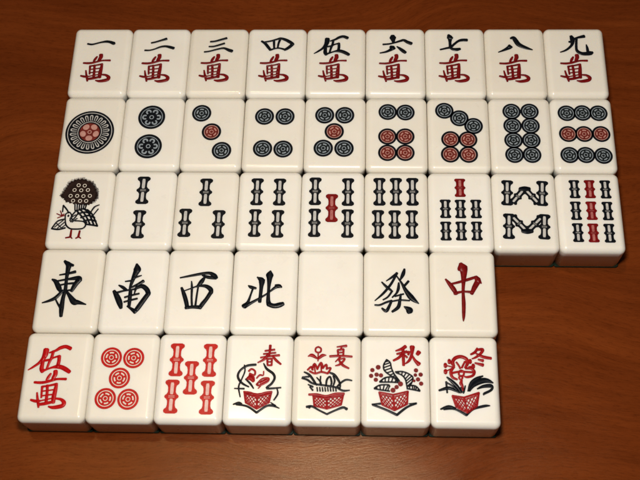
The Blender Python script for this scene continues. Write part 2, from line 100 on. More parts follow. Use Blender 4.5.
 'bird_body': [[[-3.97,-2.08,0.48],[-3.1,-3.15,0.48],[-2.68,-4.96,0.48],[-1.82,-5.95,0.48],[0.33,-6.07,0.48],[2.52,-6.45,0.48],[3.49,-7.91,0.56],[2.46,-9.44,0.56],[-0.42,-9.8,0.56],[-2.9,-9.55,0.56],[-4.69,-7.97,0.56],[-5.4,-5.31,0.48],[-5.45,-2.97,0.48],[-3.97,-2.08,0.48]],[[-4.31,-3.76,0.96],[-4.18,-3.76,0.96]],[[-7.02,1.07,0.56],[-5.22,-0.95,0.56],[-4.29,-2.49,0.48]],[[-7.02,1.07,0.48],[-6.94,-1.97,0.48]],[[-10.51,-9.68,0.56],[-8.51,-6.34,0.56],[-5.76,-5.32,0.56]],[[-10.51,-9.68,0.64],[-7.72,-9.99,0.64],[-4.88,-9.3,0.64]],[[-9.38,-9.01,0.4],[-6.12,-5.85,0.4]],[[-8.1,-9.46,0.4],[-5.57,-6.78,0.4]],[[-6.84,-9.72,0.4],[-5.05,-7.98,0.4]],[[-8.69,-7.34,0.4],[-5.91,-9.84,0.31]]],
 'bird_wing': [[[-2.15,1.58,0.48],[-1.8,-1.26,0.48]],[[-1.17,1.58,0.48],[-0.96,-1.05,0.48]],[[-0.18,1.59,0.48],[-0.13,-0.84,0.48]],[[0.81,1.6,0.48],[0.71,-0.63,0.48]],[[1.79,1.61,0.48],[1.55,-0.42,0.48]],[[2.78,1.61,0.48],[2.38,-0.22,0.48]],[[-3.35,-5.96,0.48],[-2.73,-3.62,0.56],[-1.18,-1.25,0.56]],[[-2.98,-6.5,0.56],[-1.38,-4.61,0.56],[-0.4,-2.59,0.48]],[[-2.35,-6.62,0.48],[-0.42,-4.94,0.48]],[[-3.48,-4.96,0.4],[-1.24,-3.27,0.4]],[[-1.18,-1.25,0.64],[1.3,-3.92,0.64],[3.8,-6.91,0.64]],[[-0.04,-0.57,0.64],[2.75,-3.24,0.64],[5.44,-7.89,0.64]],[[1.46,-0.22,0.64],[4.2,-2.56,0.64],[6.98,-8.01,0.64]],[[3.38,-0.88,0.56],[5.81,-3.22,0.64],[8.41,-8.2,0.56]],[[-0.36,-2.93,0.64],[2.29,-2.03,0.64],[5.44,-2.68,0.64]],[[1.07,-4.59,0.64],[4.01,-3.56,0.64],[6.88,-4.55,0.64]],[[2.47,-6.05,0.64],[5.17,-5.56,0.64],[7.69,-6.21,0.64]],[[3.7,-7.57,0.64],[6.05,-7.89,0.64],[8.55,-8.33,0.64]],[[-0.86,-1.39,0.56],[1.81,-0.56,0.56],[4.41,-1.75,0.56]],[[4.8,-2.42,0.4],[6.2,0.29,0.56],[8.16,1.38,0.33]],[[6.03,-3.55,0.4],[7.95,-0.51,0.4]]],
 'bird_legs': [[[-2.19,-10.28,0.64],[-2.24,-13.25,0.87]],[[-2.23,-13.38,0.64],[-4.18,-13.79,0.47]],[[-2.24,-13.25,0.56],[-1.42,-14.03,0.39]],[[1.38,-10.58,0.64],[1.1,-13.22,0.87]],[[1.11,-13.35,0.64],[0.09,-13.95,0.47]],[[1.1,-13.22,0.55],[2.16,-13.93,0.39]],[[-9.29,-2.8,0.33],[-7.34,-3.59,0.4],[-6.07,-2.97,0.4]],[[-8.72,-4.8,0.33],[-6.98,-3.99,0.4],[-5.8,-3.64,0.33]],[[-7.93,-1.44,0.33],[-6.9,-3.65,0.4]]],
}
STROKES_FAN = [[-8.26,5.82,0.5],[-7.45,7.67,0.5],[-6.58,9.6,0.5],[-5.61,11.82,0.5],[-2.98,13.22,0.5],[0.11,13.44,0.5],[3.72,11.88,0.5],[5.57,9.34,0.5],[6.74,6.26,0.49],[6.21,3.88,0.49],[4.32,1.62,0.49],[1.27,1.33,0.49],[-1.86,1.71,0.49],[-5.04,2.44,0.49],[-6.84,4.46,0.49]]
RINGS = [[-1.71,10.53,1.74],[0.92,10.34,1.74],[-3.17,8.25,1.74],[-0.3,8.13,1.74],[2.53,8.29,1.74],[-4.5,5.5,1.73],[-1.72,5.52,1.73],[0.96,5.41,1.73],[3.66,5.56,1.73],[-3.17,3.26,1.73],[-0.19,3.15,1.73],[2.4,3.17,1.73]]
LEAF_EDGES = [[[[-3.31,8.12,0.48],[-4.53,5.92,0.48],[-4.24,3.75,0.48],[-2.15,1.91,0.48],[-0.07,0.71,0.48],[1.42,-0.32,0.48]],[[-3.19,7.93,0.48],[-2.0,6.89,0.48],[-1.53,4.71,0.48],[-0.65,2.55,0.48],[0.36,1.14,0.48],[1.53,-0.44,0.48]]],[[[-0.04,3.18,0.48],[2.65,3.33,0.48],[5.33,2.31,0.48],[6.68,0.79,0.48],[5.68,-1.99,0.48]],[[0.25,2.87,0.48],[2.34,1.97,0.48],[3.69,0.44,0.48],[4.14,-1.39,0.48],[4.47,-3.53,0.48]]],[[[-6.05,-0.78,0.48],[-3.95,0.84,0.48],[-0.96,1.0,0.48],[0.93,-0.82,0.48]],[[-6.05,-0.91,0.48],[-3.96,-0.88,0.48],[-1.57,-0.85,0.48],[0.93,-1.0,0.48]]],[[[-8.14,-3.38,0.48],[-6.05,-2.13,0.48],[-2.77,-1.97,0.48],[-2.3,-2.7,0.48]],[[-8.14,-3.51,0.48],[-5.76,-3.96,0.48],[-3.98,-4.19,0.48],[-2.31,-4.41,0.48]]],[[[4.37,-2.49,0.48],[6.45,-2.1,0.48],[7.93,-2.57,0.48],[9.21,-4.08,0.47]],[[4.36,-3.35,0.48],[6.43,-3.69,0.48],[7.61,-3.92,0.47],[9.21,-4.27,0.47]]]]
CIRCLE_SPOTS = {
 '1': [[-0.39,-0.27]],
 '2': [[-0.48,7.33],[-0.65,-7.04]],
 '3': [[-5.19,9.42],[-0.3,0.21],[4.62,-8.94]],
 '4': [[-4.18,7.89],[4.71,7.92],[-4.29,-7.88],[4.47,-8.08]],
 '5': [[-4.51,8.61],[4.12,8.64],[-0.26,0.57],[-4.79,-7.57],[4.03,-7.64]],
 '6': [[-3.75,10.33],[3.88,10.11],[-3.9,-1.78],[3.65,-1.74],[-3.93,-9.65],[3.57,-9.61]],
 '7': [[-5.86,11.04],[0.45,7.33],[6.38,3.53],[-3.59,-2.99],[3.8,-3.08],[-3.9,-10.23],[3.75,-10.31]],
 '8': [[-3.51,10.76],[4.16,10.79],[-3.47,3.72],[4.15,3.75],[-3.43,-3.35],[4.03,-3.31],[-3.39,-10.33],[3.92,-10.29]],
 '9': [[-6.47,9.98],[0.22,10.13],[6.98,10.03],[-6.61,-0.21],[0.11,-0.18],[7.24,-0.15],[-6.76,-10.32],[-0.0,-10.28],[7.23,-10.6]],
 'red': [[-4.99,7.73],[3.78,7.62],[-0.99,-0.47],[-5.65,-8.62],[3.17,-8.8]],
}
STICK_SPOTS = {
 '2': [[-0.51,8.35],[-0.87,-7.36]],
 '3': [[-0.36,7.6],[-8.08,-6.52],[5.86,-7.09]],
 '4': [[-5.25,7.98],[4.18,7.93],[-5.47,-6.4],[3.94,-6.66]],
 '5': [[-7.3,8.38],[6.36,8.12],[-0.27,0.69],[-7.23,-6.08],[6.33,-6.31]],
 '6': [[-6.95,8.33],[-0.1,8.38],[6.74,8.42],[-7.56,-6.55],[-0.72,-6.6],[6.33,-6.54]],
 '7': [[0.04,10.39],[-6.24,0.68],[-0.1,0.66],[6.29,0.71],[-6.33,-9.35],[-0.12,-9.29],[6.2,-9.24]],
 '9': [[-5.69,10.09],[0.58,10.13],[6.95,10.04],[-5.88,0.21],[0.45,0.26],[6.94,0.17],[-5.84,-9.61],[0.35,-9.69],[6.78,-9.76]],
 'red': [[-5.69,7.11],[7.32,7.05],[0.42,-0.03],[-6.54,-7.51],[7.15,-7.73]],
 '8': [[[-6.7,14.04],[-7.3,2.39]],[[7.73,13.8],[6.96,2.24]],[[-5.21,3.57],[-0.23,9.6]],[[5.49,3.52],[0.7,9.61]],[[-6.74,-1.28],[-7.35,-12.7]],[[7.64,-1.48],[6.88,-12.76]],[[-5.54,-2.55],[-0.17,-8.86]],[[6.39,-2.9],[0.63,-8.86]]],
}

# ------------------------------------------------------------------ materials
def new_mat(name):
    m = bpy.data.materials.new(name)
    m.use_nodes = True
    nt = m.node_tree
    return m, nt, nt.nodes['Principled BSDF']

def node(nt, kind, **inputs):
    n = nt.nodes.new(kind)
    for k, v in inputs.items():
        n.inputs[k.replace('_', ' ')].default_value = v
    return n

def ramp(nt, stops):
    r = nt.nodes.new('ShaderNodeValToRGB')
    e = r.color_ramp.elements
    while len(e) < len(stops):
        e.new(0.5)
    for el, (p, c) in zip(e, stops):
        el.position = p
        el.color = c + (1,)
    return r

def mix(nt, kind, fac, a, b):
    m = nt.nodes.new('ShaderNodeMix')
    m.data_type = 'RGBA'
    m.blend_type = kind
    m.inputs[0].default_value = fac
    nt.links.new(a, m.inputs[6])
    nt.links.new(b, m.inputs[7])
    return m

def ivory_material():
    m, nt, p = new_mat('ivory')
    co = nt.nodes.new('ShaderNodeTexCoord')
    info = nt.nodes.new('ShaderNodeObjectInfo')
    off = nt.nodes.new('ShaderNodeVectorMath')
    off.operation = 'ADD'
    nt.links.new(co.outputs['Object'], off.inputs[0])
    nt.links.new(info.outputs['Random'], off.inputs[1])
    cloud = node(nt, 'ShaderNodeTexNoise', Scale=90.0, Detail=3.0)
    nt.links.new(off.outputs[0], cloud.inputs['Vector'])
    tint = ramp(nt, [(0.3, (0.83, 0.79, 0.71)), (0.7, (0.855, 0.825, 0.755))])
    nt.links.new(cloud.outputs['Fac'], tint.inputs['Fac'])
    each = ramp(nt, [(0.0, (0.95, 0.93, 0.89)), (1.0, (1.0, 1.0, 1.0))])
    nt.links.new(info.outputs['Random'], each.inputs['Fac'])
    c = mix(nt, 'MULTIPLY', 1.0, tint.outputs[0], each.outputs[0])
    nt.links.new(c.outputs[2], p.inputs['Base Color'])
    p.inputs['Roughness'].default_value = 0.3
    p.inputs['Specular IOR Level'].default_value = 0.4
    p.inputs['Subsurface Weight'].default_value = 0.45
    p.inputs['Subsurface Radius'].default_value = (0.9, 0.7, 0.45)
    p.inputs['Subsurface Scale'].default_value = 0.003
    p.inputs['Coat Weight'].default_value = 0.2
    p.inputs['Coat Roughness'].default_value = 0.09
    smear = node(nt, 'ShaderNodeTexNoise', Scale=120.0, Detail=5.0, Roughness=0.6, Distortion=0.2)
    nt.links.new(off.outputs[0], smear.inputs['Vector'])
    sr = nt.nodes.new('ShaderNodeMapRange')
    sr.inputs['From Min'].default_value = 0.3
    sr.inputs['From Max'].default_value = 0.7
    sr.inputs['To Min'].default_value = 0.25
    sr.inputs['To Max'].default_value = 0.36
    nt.links.new(smear.outputs['Fac'], sr.inputs['Value'])
    nt.links.new(sr.outputs[0], p.inputs['Roughness'])
    wave = node(nt, 'ShaderNodeTexNoise', Scale=130.0, Detail=2.0)
    nt.links.new(off.outputs[0], wave.inputs['Vector'])
    b = node(nt, 'ShaderNodeBump', Strength=0.12, Distance=0.0006)
    nt.links.new(wave.outputs['Fac'], b.inputs['Height'])
    nt.links.new(b.outputs[0], p.inputs['Normal'])
    return m

def paint(name, dark, light, rough=0.3):
    m, nt, p = new_mat(name)
    co = nt.nodes.new('ShaderNodeTexCoord')
    n = node(nt, 'ShaderNodeTexNoise', Scale=650.0, Detail=4.0, Roughness=0.6)
    nt.links.new(co.outputs['Object'], n.inputs['Vector'])
    r = ramp(nt, [(0.35, dark), (0.7, light)])
    nt.links.new(n.outputs['Fac'], r.inputs['Fac'])
    nt.links.new(r.outputs[0], p.inputs['Base Color'])
    p.inputs['Roughness'].default_value = rough
    p.inputs['Specular IOR Level'].default_value = 0.16
    b = node(nt, 'ShaderNodeBump', Strength=0.3, Distance=0.0002)
    nt.links.new(n.outputs['Fac'], b.inputs['Height'])
    nt.links.new(b.outputs[0], p.inputs['Normal'])
    return m

IVORY = ivory_material()
BACK = paint('dark_green_back', (0.008, 0.014, 0.009), (0.014, 0.024, 0.014), 0.35)
BACK.node_tree.nodes['Principled BSDF'].inputs['Specular IOR Level'].default_value = 0.03
INK = paint('black_ink', (0.003, 0.004, 0.006), (0.007, 0.009, 0.013))
MAROON = paint('dark_red_paint', (0.13, 0.003, 0.004), (0.21, 0.008, 0.008))
SCARLET = paint('bright_red_paint', (0.42, 0.003, 0.005), (0.52, 0.007, 0.008))
CRIMSON = paint('crimson_paint', (0.26, 0.004, 0.006), (0.38, 0.010, 0.010))
BROWNINK = paint('brown_black_ink', (0.014, 0.007, 0.006), (0.030, 0.016, 0.013))
PALE = paint('pale_grey_paint', (0.44, 0.43, 0.41), (0.58, 0.56, 0.52))
SLATE = paint('slate_paint', (0.22, 0.26, 0.29), (0.32, 0.36, 0.39))
ROSE = paint('rose_paint', (0.42, 0.20, 0.165), (0.54, 0.29, 0.24))
CREAM = paint('cream_paint', (0.66, 0.60, 0.50), (0.76, 0.70, 0.60))
BRICK = paint('brick_red_paint', (0.11, 0.014, 0.010), (0.19, 0.030, 0.022))

def wood_material():
    m, nt, p = new_mat('polished_reddish_wood')
    co = nt.nodes.new('ShaderNodeTexCoord')
    # the grain wanders: a slow sideways drift added to the board's own coordinates
    slow = node(nt, 'ShaderNodeTexNoise', Scale=5.5, Detail=2.0)
    nt.links.new(co.outputs['Object'], slow.inputs['Vector'])
    cen = nt.nodes.new('ShaderNodeVectorMath')
    cen.operation = 'SUBTRACT'
    cen.inputs[1].default_value = (0.5, 0.5, 0.5)
    nt.links.new(slow.outputs['Color'], cen.inputs[0])
    drift = nt.nodes.new('ShaderNodeVectorMath')
    drift.operation = 'MULTIPLY_ADD'
    drift.inputs[1].default_value = (0.02, 0.10, 0.0)
    nt.links.new(cen.outputs[0], drift.inputs[0])
    nt.links.new(co.outputs['Object'], drift.inputs[2])
    def mapped(scale, rot=0.0):
        mp = nt.nodes.new('ShaderNodeMapping')
        mp.inputs['Scale'].default_value = scale
        mp.inputs['Rotation'].default_value = (0, 0, rot)
        nt.links.new(drift.outputs[0], mp.inputs['Vector'])
        return mp.outputs[0]
    fig = node(nt, 'ShaderNodeTexNoise', Scale=1.0, Detail=6.0, Roughness=0.6, Distortion=0.6)
    nt.links.new(mapped((9, 55, 9), 0.03), fig.inputs['Vector'])
    figr = ramp(nt, [(0.28, (0.120, 0.0232, 0.0040)), (0.52, (0.152, 0.0305, 0.0052)), (0.75, (0.190, 0.041, 0.0072))])
    nt.links.new(fig.outputs['Fac'], figr.inputs['Fac'])
    mid = node(nt, 'ShaderNodeTexNoise', Scale=1.0, Detail=5.0, Roughness=0.65)
    nt.links.new(mapped((26, 330, 26), 0.04), mid.inputs['Vector'])
    midr = ramp(nt, [(0.32, (0.80, 0.77, 0.74)), (0.62, (1.06, 1.06, 1.06))])
    nt.links.new(mid.outputs['Fac'], midr.inputs['Fac'])
    fine = node(nt, 'ShaderNodeTexNoise', Scale=1.0, Detail=5.0, Roughness=0.75)
    nt.links.new(mapped((260, 1500, 260), 0.02), fine.inputs['Vector'])
    finer = ramp(nt, [(0.36, (0.64, 0.60, 0.55)), (0.50, (1, 1, 1))])
    nt.links.new(fine.outputs['Fac'], finer.inputs['Fac'])
    a = mix(nt, 'MULTIPLY', 0.75, figr.outputs[0], finer.outputs[0])
    b = mix(nt, 'MULTIPLY', 0.9, a.outputs[2], midr.outputs[0])
    nt.links.new(b.outputs[2], p.inputs['Base Color'])
    rub = node(nt, 'ShaderNodeTexNoise', Scale=45.0, Detail=6.0, Roughness=0.65)
    nt.links.new(co.outputs['Object'], rub.inputs['Vector'])
    rr = nt.nodes.new('ShaderNodeMapRange')
    rr.inputs['From Min'].default_value = 0.3
    rr.inputs['From Max'].default_value = 0.7
    rr.inputs['To Min'].default_value = 0.15
    rr.inputs['To Max'].default_value = 0.25
    nt.links.new(rub.outputs['Fac'], rr.inputs['Value'])
    nt.links.new(rr.outputs[0], p.inputs['Roughness'])
    p.inputs['Specular IOR Level'].default_value = 0.20
    p.inputs['Specular Tint'].default_value = (1.0, 0.78, 0.48, 1)
    bp = node(nt, 'ShaderNodeBump', Strength=0.22, Distance=0.0004)
    nt.links.new(fine.outputs['Fac'], bp.inputs['Height'])
    nt.links.new(bp.outputs[0], p.inputs['Normal'])
    return m

WOOD = wood_material()

# ------------------------------------------------------------------ mesh helpers
def obj(name, bm, material, parent=None):
    me = bpy.data.meshes.new(name)
    bmesh.ops.recalc_face_normals(bm, faces=bm.faces[:])
    bm.to_mesh(me)
    bm.free()
    me.materials.append(material)
    o = bpy.data.objects.new(name, me)
    COL.objects.link(o)
    if parent:
        o.parent = parent
    return o

class Layers:
    """Paint on a tile's face: thin solid pieces, each a hair proud of the one before."""
    def __init__(self, z):
        self.bm = bmesh.new()
        self.z = z
    def slab(self, pts, holes=None):
        z0, z1 = FACE - 0.05, self.z
        self.z += 0.004
        bm = self.bm
        top = [bm.verts.new((x * MM, y * MM, z1 * MM)) for x, y in pts]
        low = [bm.verts.new((x * MM, y * MM, z0 * MM)) for x, y in pts]
        bm.faces.new(top)
        n = len(pts)
        for i in range(n):
            bm.faces.new((top[i], top[(i + 1) % n], low[(i + 1) % n], low[i]))
    def strip(self, left, right):
        """a band between two outlines, with its rim"""
        z1, z0 = self.z, FACE - 0.05
        self.z += 0.004
        bm = self.bm
        a = [bm.verts.new((x * MM, y * MM, z1 * MM)) for x, y in left]
        b = [bm.verts.new((x * MM, y * MM, z1 * MM)) for x, y in right]
        c = [bm.verts.new((x * MM, y * MM, z0 * MM)) for x, y in left]
        d = [bm.verts.new((x * MM, y * MM, z0 * MM)) for x, y in right]
        for i in range(len(a) - 1):
            bm.faces.new((a[i], a[i + 1], b[i + 1], b[i]))
            bm.faces.new((a[i], c[i], c[i + 1], a[i + 1]))
            bm.faces.new((b[i], b[i + 1], d[i + 1], d[i]))
        bm.faces.new((a[0], b[0], d[0], c[0]))
        bm.faces.new((a[-1], c[-1], d[-1], b[-1]))
    def groove(self, left, right):
        """a hollow brush cut: the rim a hair above the face, the middle lower"""
        z1, z0 = self.z, FACE - 0.05
        self.z += 0.004
        bm = self.bm
        lo = [bm.verts.new((x * MM, y * MM, (z1 + 0.055) * MM)) for x, y in left]
        ro = [bm.verts.new((x * MM, y * MM, (z1 + 0.055) * MM)) for x, y in right]
        mid = [bm.verts.new(((a[0] + b[0]) / 2 * MM, (a[1] + b[1]) / 2 * MM, z1 * MM)) for a, b in zip(left, right)]
        lb = [bm.verts.new((x * MM, y * MM, z0 * MM)) for x, y in left]
        rb = [bm.verts.new((x * MM, y * MM, z0 * MM)) for x, y in right]
        for i in range(len(lo) - 1):
            for f in (bm.faces.new((lo[i], mid[i], mid[i + 1], lo[i + 1])), bm.faces.new((mid[i], ro[i], ro[i + 1], mid[i + 1]))):
                f.smooth = True
            bm.faces.new((lo[i], lo[i + 1], lb[i + 1], lb[i]))
            bm.faces.new((ro[i], rb[i], rb[i + 1], ro[i + 1]))
    def stroke(self, pts, dx=0.0, dy=0.0, k=1.0, wmin=0.16):
        """a brush stroke: smooth path with a width at every point and round ends"""
        P = [(x * k + dx, y * k + dy, max((w * k * 1.12 + 0.06) * random.uniform(0.95, 1.05), wmin)) for x, y, w in pts]
        if len(P) < 2:
            return
        path = smooth(P, 5)
        left, right = [], []
        n = len(path)
        for i, (x, y, w) in enumerate(path):
            x0, y0, _ = path[max(i - 1, 0)]
            x1, y1, _ = path[min(i + 1, n - 1)]
            tx, ty = x1 - x0, y1 - y0
            l = math.hypot(tx, ty) or 1e-6
            tx, ty = tx / l, ty / l
            if i == 0:
                for s in (-0.92, -0.6, -0.2):
                    r = w / 2 * math.sqrt(1 - s * s)
                    cx, cy = x + tx * w / 2 * s * 0.7, y + ty * w / 2 * s * 0.7
                    left.append((cx - ty * r, cy + tx * r)); right.append((cx + ty * r, cy - tx * r))
            left.append((x - ty * w / 2, y + tx * w / 2)); right.append((x + ty * w / 2, y - tx * w / 2))
            if i == n - 1:
                for s in (0.2, 0.6, 0.92):
                    r = w / 2 * math.sqrt(1 - s * s)
                    cx, cy = x + tx * w / 2 * s * 0.7, y + ty * w / 2 * s * 0.7
                    left.append((cx - ty * r, cy + tx * r)); right.append((cx + ty * r, cy - tx * r))
        self.groove(left, right)
    def disc(self, cx, cy, r, n=40, sy=1.0, rot=0.0):
        c, s = math.cos(rot), math.sin(rot)
        pts = []
        for i in range(n):
            a = 2 * math.pi * i / n
            x, y = r * math.cos(a), r * sy * math.sin(a)
            pts.append((cx + x * c - y * s, cy + x * s + y * c))
        self.slab(pts)
    def ring(self, cx, cy, r, w, n=44):
        o = [(cx + (r + w / 2) * math.cos(2 * math.pi * i / n), cy + (r + w / 2) * math.sin(2 * math.pi * i / n)) for i in range(n + 1)]
        q = [(cx + (r - w / 2) * math.cos(2 * math.pi * i / n), cy + (r - w / 2) * math.sin(2 * math.pi * i / n)) for i in range(n + 1)]
        self.strip(o, q)
    def arc(self, cx, cy, r, a0, a1, w, n=8):
        o = [(cx + (r + w / 2) * math.cos(a0 + (a1 - a0) * i / n), cy + (r + w / 2) * math.sin(a0 + (a1 - a0) * i / n)) for i in range(n + 1)]
        q = [(cx + (r - w / 2) * math.cos(a0 + (a1 - a0) * i / n), cy + (r - w / 2) * math.sin(a0 + (a1 - a0) * i / n)) for i in range(n + 1)]
        self.strip(o, q)

def smooth(P, k):
    out = []
    n = len(P)
    if n == 2:
        return [tuple(P[0][j] + (P[1][j] - P[0][j]) * t / 4 for j in range(3)) for t in range(5)]
    for i in range(n - 1):
        p0, p1, p2, p3 = P[max(i - 1, 0)], P[i], P[i + 1], P[min(i + 2, n - 1)]
        for s in range(k):
            t = s / k
            out.append(tuple(0.5 * (2 * p1[j] + (p2[j] - p0[j]) * t + (2 * p0[j] - 5 * p1[j] + 4 * p2[j] - p3[j]) * t * t
                             + (3 * p1[j] - p0[j] - 3 * p2[j] + p3[j]) * t ** 3) for j in range(3)))
    out.append(tuple(P[-1]))
    return [(x, y, max(w, 0.1)) for x, y, w in out]

# ------------------------------------------------------------------ the table
TABLE_TOP = 0.0
bm = bmesh.new()
bmesh.ops.create_cube(bm, size=1.0)
bmesh.ops.scale(bm, verts=bm.verts[:], vec=(1.5, 0.95, 0.03))
bmesh.ops.translate(bm, verts=bm.verts[:], vec=(0.05, 0.02, -0.015))
bmesh.ops.bevel(bm, geom=bm.edges[:], offset=0.004, segments=3, affect='EDGES')
table = obj('table_top', bm, WOOD)
table['kind'] = 'structure'
table['label'] = 'polished reddish brown wooden table top under the tiles'

# ------------------------------------------------------------------ a tile
W, L = 26.30, 36.0
SPLIT, FACE = 2.0, 17.5

def rounded_box(x, y, z0, z1, keep, r, seg):
    bm = bmesh.new()
    bmesh.ops.create_cube(bm, size=1.0)
    for v in bm.verts:
        v.co = Vector((v.co.x * x * MM, v.co.y * y * MM, (z1 if v.co.z > 0 else z0) * MM))
    zk = keep * MM
    es = [e for e in bm.edges if not all(abs(v.co.z - zk) < 1e-6 for v in e.verts)]
    bmesh.ops.bevel(bm, geom=es, offset=r * MM, segments=seg, profile=0.5, affect='EDGES', clamp_overlap=True)
    for f in bm.faces:
        f.smooth = True
    return bm

def soft(o):
    m = o.modifiers.new('even_normals', 'WEIGHTED_NORMAL')
    m.keep_sharp = True
    m.weight = 100
    return o

body_src = soft(obj('body', rounded_box(W, L, SPLIT + 0.02, FACE, SPLIT + 0.02, 2.6, 9), IVORY))
back_src = soft(obj('back', rounded_box(W - 0.06, L - 0.06, 0.0, SPLIT, SPLIT, 0.9, 4), BACK))
used_source = [False]

ROWS = [(0.1394, 0.0, -0.00014), (0.3766, -36.491, -0.00018), (0.0, -72.935, 0.0),
        (-0.2124, -108.961, 0.00218), (-0.8872, -145.128, 0.0022)]
PITCH, DEPTH = 26.40, 36.0976
GROUP = 'mahjong tiles laid face up in five rows'

def tile(row, col, label):
    xo, yo, th = ROWS[row]
    x, y = (col - 4) * PITCH, -DEPTH / 2
    t = bpy.data.objects.new('mahjong_tile', None)
    t.empty_display_size = 0.01
    COL.objects.link(t)
    jx, jy, jr = random.uniform(-.03, .03), random.uniform(-.01, .01), random.uniform(-.0008, .0008)
    t.location = ((xo + x * math.cos(th) - y * math.sin(th) + jx) * MM,
                  (yo + x * math.sin(th) + y * math.cos(th) + jy) * MM, TABLE_TOP)
    t.rotation_euler = (0, 0, th + jr)
    t['label'] = label
    t['category'] = 'mahjong tile'
    t['group'] = GROUP
    if not used_source[0]:
        used_source[0] = True
        body, back = body_src, back_src
    else:
        body, back = body_src.copy(), back_src.copy()
        COL.objects.link(body)
        COL.objects.link(back)
    body.parent = t
    back.parent = t
    return t

# ------------------------------------------------------------------ marks: characters
Z0 = FACE + 0.012

def strokes(name, material, parent, keys, dx=0.0, dy=0.0, z=Z0, label=None, wmin=0.16, k=1.0):
    lay = Layers(z)
    for key in keys:
        for s in STROKES[key]:
            lay.stroke(s, dx, dy, k, wmin)
    o = obj(name, lay.bm, material, parent)
    if label:
        o['label'] = label
    return o

# ------------------------------------------------------------------ marks: circles
def circle(parent, cx, cy, r, rim, fill, pale, label, turn=0.0):
    lay = Layers(Z0)
    lay.disc(cx, cy, r)
    c = obj('circle', lay.bm, rim, parent)
    c['label'] = label
    lay = Layers(Z0 + 0.010)
    lay.disc(cx, cy, r * 0.66, 36)
    obj('centre', lay.bm, fill, c)
    lay = Layers(Z0 + 0.020)
    lay.ring(cx, cy, r * 0.735, r * 0.075)
    for i in range(5):
        a = turn + math.pi / 2 + i * 2 * math.pi / 5
        lay.arc(cx, cy, r * 0.47, a - 0.42, a + 0.42, r * 0.13)
    lay.ring(cx, cy, r * 0.19, r * 0.065, 20)
    obj('rosette', lay.bm, pale, c)
    return c

def petal_circle(parent, cx, cy, r, label):
    lay = Layers(Z0)
    lay.disc(cx, cy, r, 48)
    c = obj('circle', lay.bm, INK, parent)
    c['label'] = label
    lay = Layers(Z0 + 0.010)
    lay.ring(cx, cy, r * 0.80, r * 0.05)
    for i in range(6):
        a = i * math.pi / 3
        ux, uy = math.cos(a), math.sin(a)
        px, py = cx + ux * r * 0.5, cy + uy * r * 0.5
        pts = []
        for j in range(-5, 6):
            b = a + j * 0.42
            pts.append((px + math.cos(b) * r * 0.15, py + math.sin(b) * r * 0.15, r * 0.10))
        lay.stroke(pts)
    lay.ring(cx, cy, r * 0.14, r * 0.06, 20)
    obj('rosette', lay.bm, SLATE, c)

def wheel_circle(parent, cx, cy, r):
    lay = Layers(Z0)
    lay.disc(cx, cy, r, 72)
    c = obj('circle', lay.bm, INK, parent)
    c['label'] = 'large black wheel with a brick red flower at its hub'
    lay = Layers(Z0 + 0.010)
    lay.ring(cx, cy, r * 0.905, r * 0.03, 72)
    n = 22
    for i in range(n):
        a = 2 * math.pi * (i + 0.5) / n
        px, py = cx + math.cos(a) * r * 0.74, cy + math.sin(a) * r * 0.74
        qx, qy = cx + math.cos(a) * r * 0.54, cy + math.sin(a) * r * 0.54
        vx, vy = -math.sin(a) * r * 0.048, math.cos(a) * r * 0.048
        lay.stroke([(qx + vx * .7, qy + vy * .7, .16), (px + vx, py + vy, .34), (px + math.cos(a) * r * .045, py + math.sin(a) * r * .045, .40),
                    (px - vx, py - vy, .34), (qx - vx * .7, qy - vy * .7, .16)])
    lay.ring(cx, cy, r * 0.485, r * 0.025, 48)
    obj('spokes', lay.bm, PALE, c)
    lay = Layers(Z0 + 0.14)
    lay.disc(cx, cy, r * 0.415, 44)
    hub = obj('hub', lay.bm, BRICK, c)
    lay = Layers(Z0 + 0.16)
    for i in range(5):
        a = math.pi / 2 + 2 * math.pi * (i + 0.5) / 5
        lay.disc(cx + math.cos(a) * r * .28, cy + math.sin(a) * r * .28, r * 0.14, 18, 0.85, a + math.pi / 2)
    lay.ring(cx, cy, r * 0.07, r * 0.035, 16)
    obj('petals', lay.bm, ROSE, c)

# ------------------------------------------------------------------ marks: bamboo sticks
PROFILE = [(0.0, 0.62), (0.035, 0.93), (0.085, 1.0), (0.13, 0.92), (0.18, 0.64), (0.25, 0.55), (0.37, 0.55), (0.43, 0.72), (0.46, 0.93), (0.5, 1.0),
           (0.54, 0.93), (0.57, 0.72), (0.63, 0.55), (0.75, 0.55), (0.82, 0.64), (0.87, 0.92), (0.915, 1.0), (0.965, 0.93), (1.0, 0.62)]

def stick(parent, a, b, width, ink, pale, label):
    """one bamboo stick from point a (top) to point b (bottom)"""
    ax, ay = a
    bx, by = b
    l = math.hypot(bx - ax, by - ay)
    ux, uy = (bx - ax) / l, (by - ay) / l
    def at(t, s):
        return ax + ux * l * t - uy * s, ay + uy * l * t + ux * s
    h = width / 2
    stout = 0.14 if l < 9 else 0.0                      # short sticks have thicker necks
    prof = [(t, w + stout * (1 - w) / 0.45) for t, w in PROFILE]
    left = [at(t, -h * w) for t, w in prof]
    right = [at(t, h * w) for t, w in prof]
    lay = Layers(Z0 + random.uniform(0, 0.006))
    lay.strip(left, right)
    o = obj('bamboo_stick', lay.bm, ink, parent)
    o['label'] = label
    lay = Layers(Z0 + 0.020)
    for t0, t1 in ((0.085, 0.435), (0.565, 0.915)):
        seg = []
        for k in range(7):
            t = t0 + (t1 - t0) * k / 6
            e = min(k, 6 - k)
            seg.append((t, h * (0.17 if e == 0 else 0.235)))
        lay.strip([at(t, -w) for t, w in seg], [at(t, w) for t, w in seg])
    for t in (0.48, 0.52):
        lay.strip([at(t - .006, -h * .42), at(t - .006, h * .42)], [at(t + .006, -h * .42), at(t + .006, h * .42)])
    obj('stick_core', lay.bm, pale, o)

